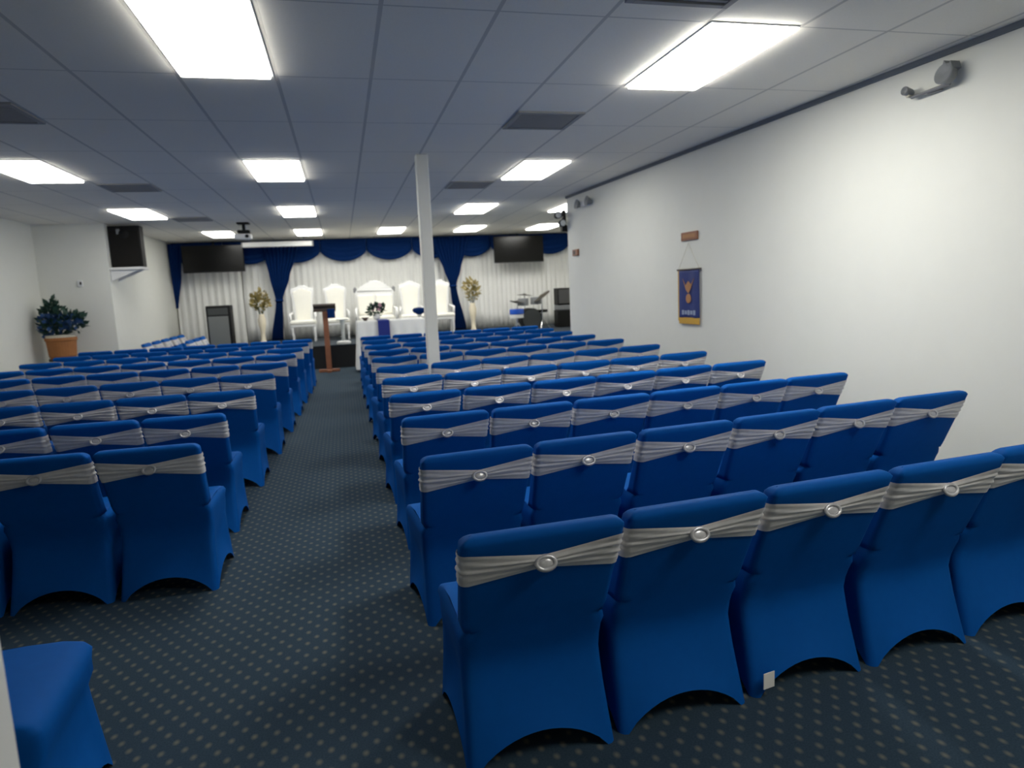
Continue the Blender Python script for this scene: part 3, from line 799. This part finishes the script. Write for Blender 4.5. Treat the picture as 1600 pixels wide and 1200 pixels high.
bm = NB(); box(bm, (0, .012, 0), (.34, .022, .095), .006); obj('board', bm, 'plaque', t)
bm = NB(); box(bm, (0, .025, 0), (.26, .003, .045), .001); obj('face_panel', bm, 'emblem', t)
t = wall_thing('small_plaque', 'tiny brown plaque near the far end of the right wall', 'plaque', 10.58, 2.07)
bm = NB(); box(bm, (0, .015, 0), (.22, .028, .10), .006); obj('board', bm, 'plaque', t)
bm = NB(); box(bm, (.03, .03, 0), (.08, .004, .06), .001); obj('face_panel', bm, 'dark_wood', t)
t = wall_thing('emergency_light', 'twin-head emergency light high on the near right wall', 'emergency light', 4.05, 2.76)
bm = NB(); tube(bm, (-.16, .05, .0), (.14, .05, -.01), .012); box(bm, (-.02, .018, -.005), (.10, .034, .03), .006); obj('bar', bm, 'grey_metal', t)
for px_, pz_, rad in ((-.155, .055, .068), (.15, .03, .030)):
    bm = NB(); rt = Matrix.Rotation(-PI / 2 + .2, 3, 'X'); lathe(bm, [(rad * .45, -.05), (rad * .8, -.03), (rad, .03), (rad * .9, .035), (.01, .02)], c=(px_, .075, pz_), rot=rt, n=20)
    h_ = obj('lamp_head', bm, 'grey_plastic', t)
bm = NB(); prism(bm, [(-.215, .085), (-.20, .13), (-.18, .10), (-.15, .145), (-.14, .10), (-.18, .07)], .02, .10); obj('shade', bm, 'grey_plastic', t)
bm = NB(); prism(bm, [(.13, .0), (.185, .055), (.20, .05), (.155, -.01)], .03, .08); obj('bracket', bm, 'cord', t)
t = wall_thing('emergency_light', 'twin-head emergency light at the far end of the right wall', 'emergency light', 10.08, 2.785)
bm = NB(); box(bm, (0, .03, 0), (.30, .055, .09), .012); obj('housing', bm, 'white_plastic', t)
for s in (-.2, .2):
    bm = NB(); lathe(bm, [(.03, -.05), (.075, .04), (.01, .045)], c=(s, .07, .0), rot=Matrix.Rotation(-PI / 2 + .2, 3, 'X'), n=18); obj('lamp_head', bm, 'grey_plastic', t)
t = thing('stage_spotlights', 'pair of small round spotlights on the end of the right wall', 'spotlight', (3.60, 11.02, 2.62))
bm = NB(); box(bm, (.08, .03, .0), (.05, .10, .34), .01); tube(bm, (.08, 0, .09), (-.05, -.05, .09), .016); tube(bm, (.08, 0, -.05), (.0, -.06, -.05), .016); box(bm, (.10, .0, -.13), (.16, .12, .10), .01); obj('bracket', bm, 'black', t)
for a, b in ((-.06, .08), (.015, -.05)):
    bm = NB(); lathe(bm, [(.04, -.07), (.055, -.05), (.06, .04), (.05, .045)], c=(a, -.08, b), rot=Matrix.Rotation(PI / 2, 3, 'X'), n=20); obj('lamp_head', bm, 'black', t)
    bm = NB(); lathe(bm, [(.048, .046), (.02, .055)], c=(a, -.08, b), rot=Matrix.Rotation(PI / 2, 3, 'X'), n=20); obj('lens', bm, 'white_plastic', t)

# ------------------------------------------------------------------ light and view
w = bpy.data.worlds.new('world'); bpy.context.scene.world = w; w.use_nodes = True
w.node_tree.nodes['Background'].inputs['Color'].default_value = (.6, .7, .9, 1)
w.node_tree.nodes['Background'].inputs['Strength'].default_value = .02
sc = bpy.context.scene
sc.view_settings.view_transform = 'Standard'; sc.view_settings.look = 'None'
sc.view_settings.gamma = 1; sc.view_settings.use_curve_mapping = False
sc.view_settings.exposure = 0.0
sc.cycles.use_denoising = True
sc.cycles.max_bounces = 12; sc.cycles.diffuse_bounces = 9
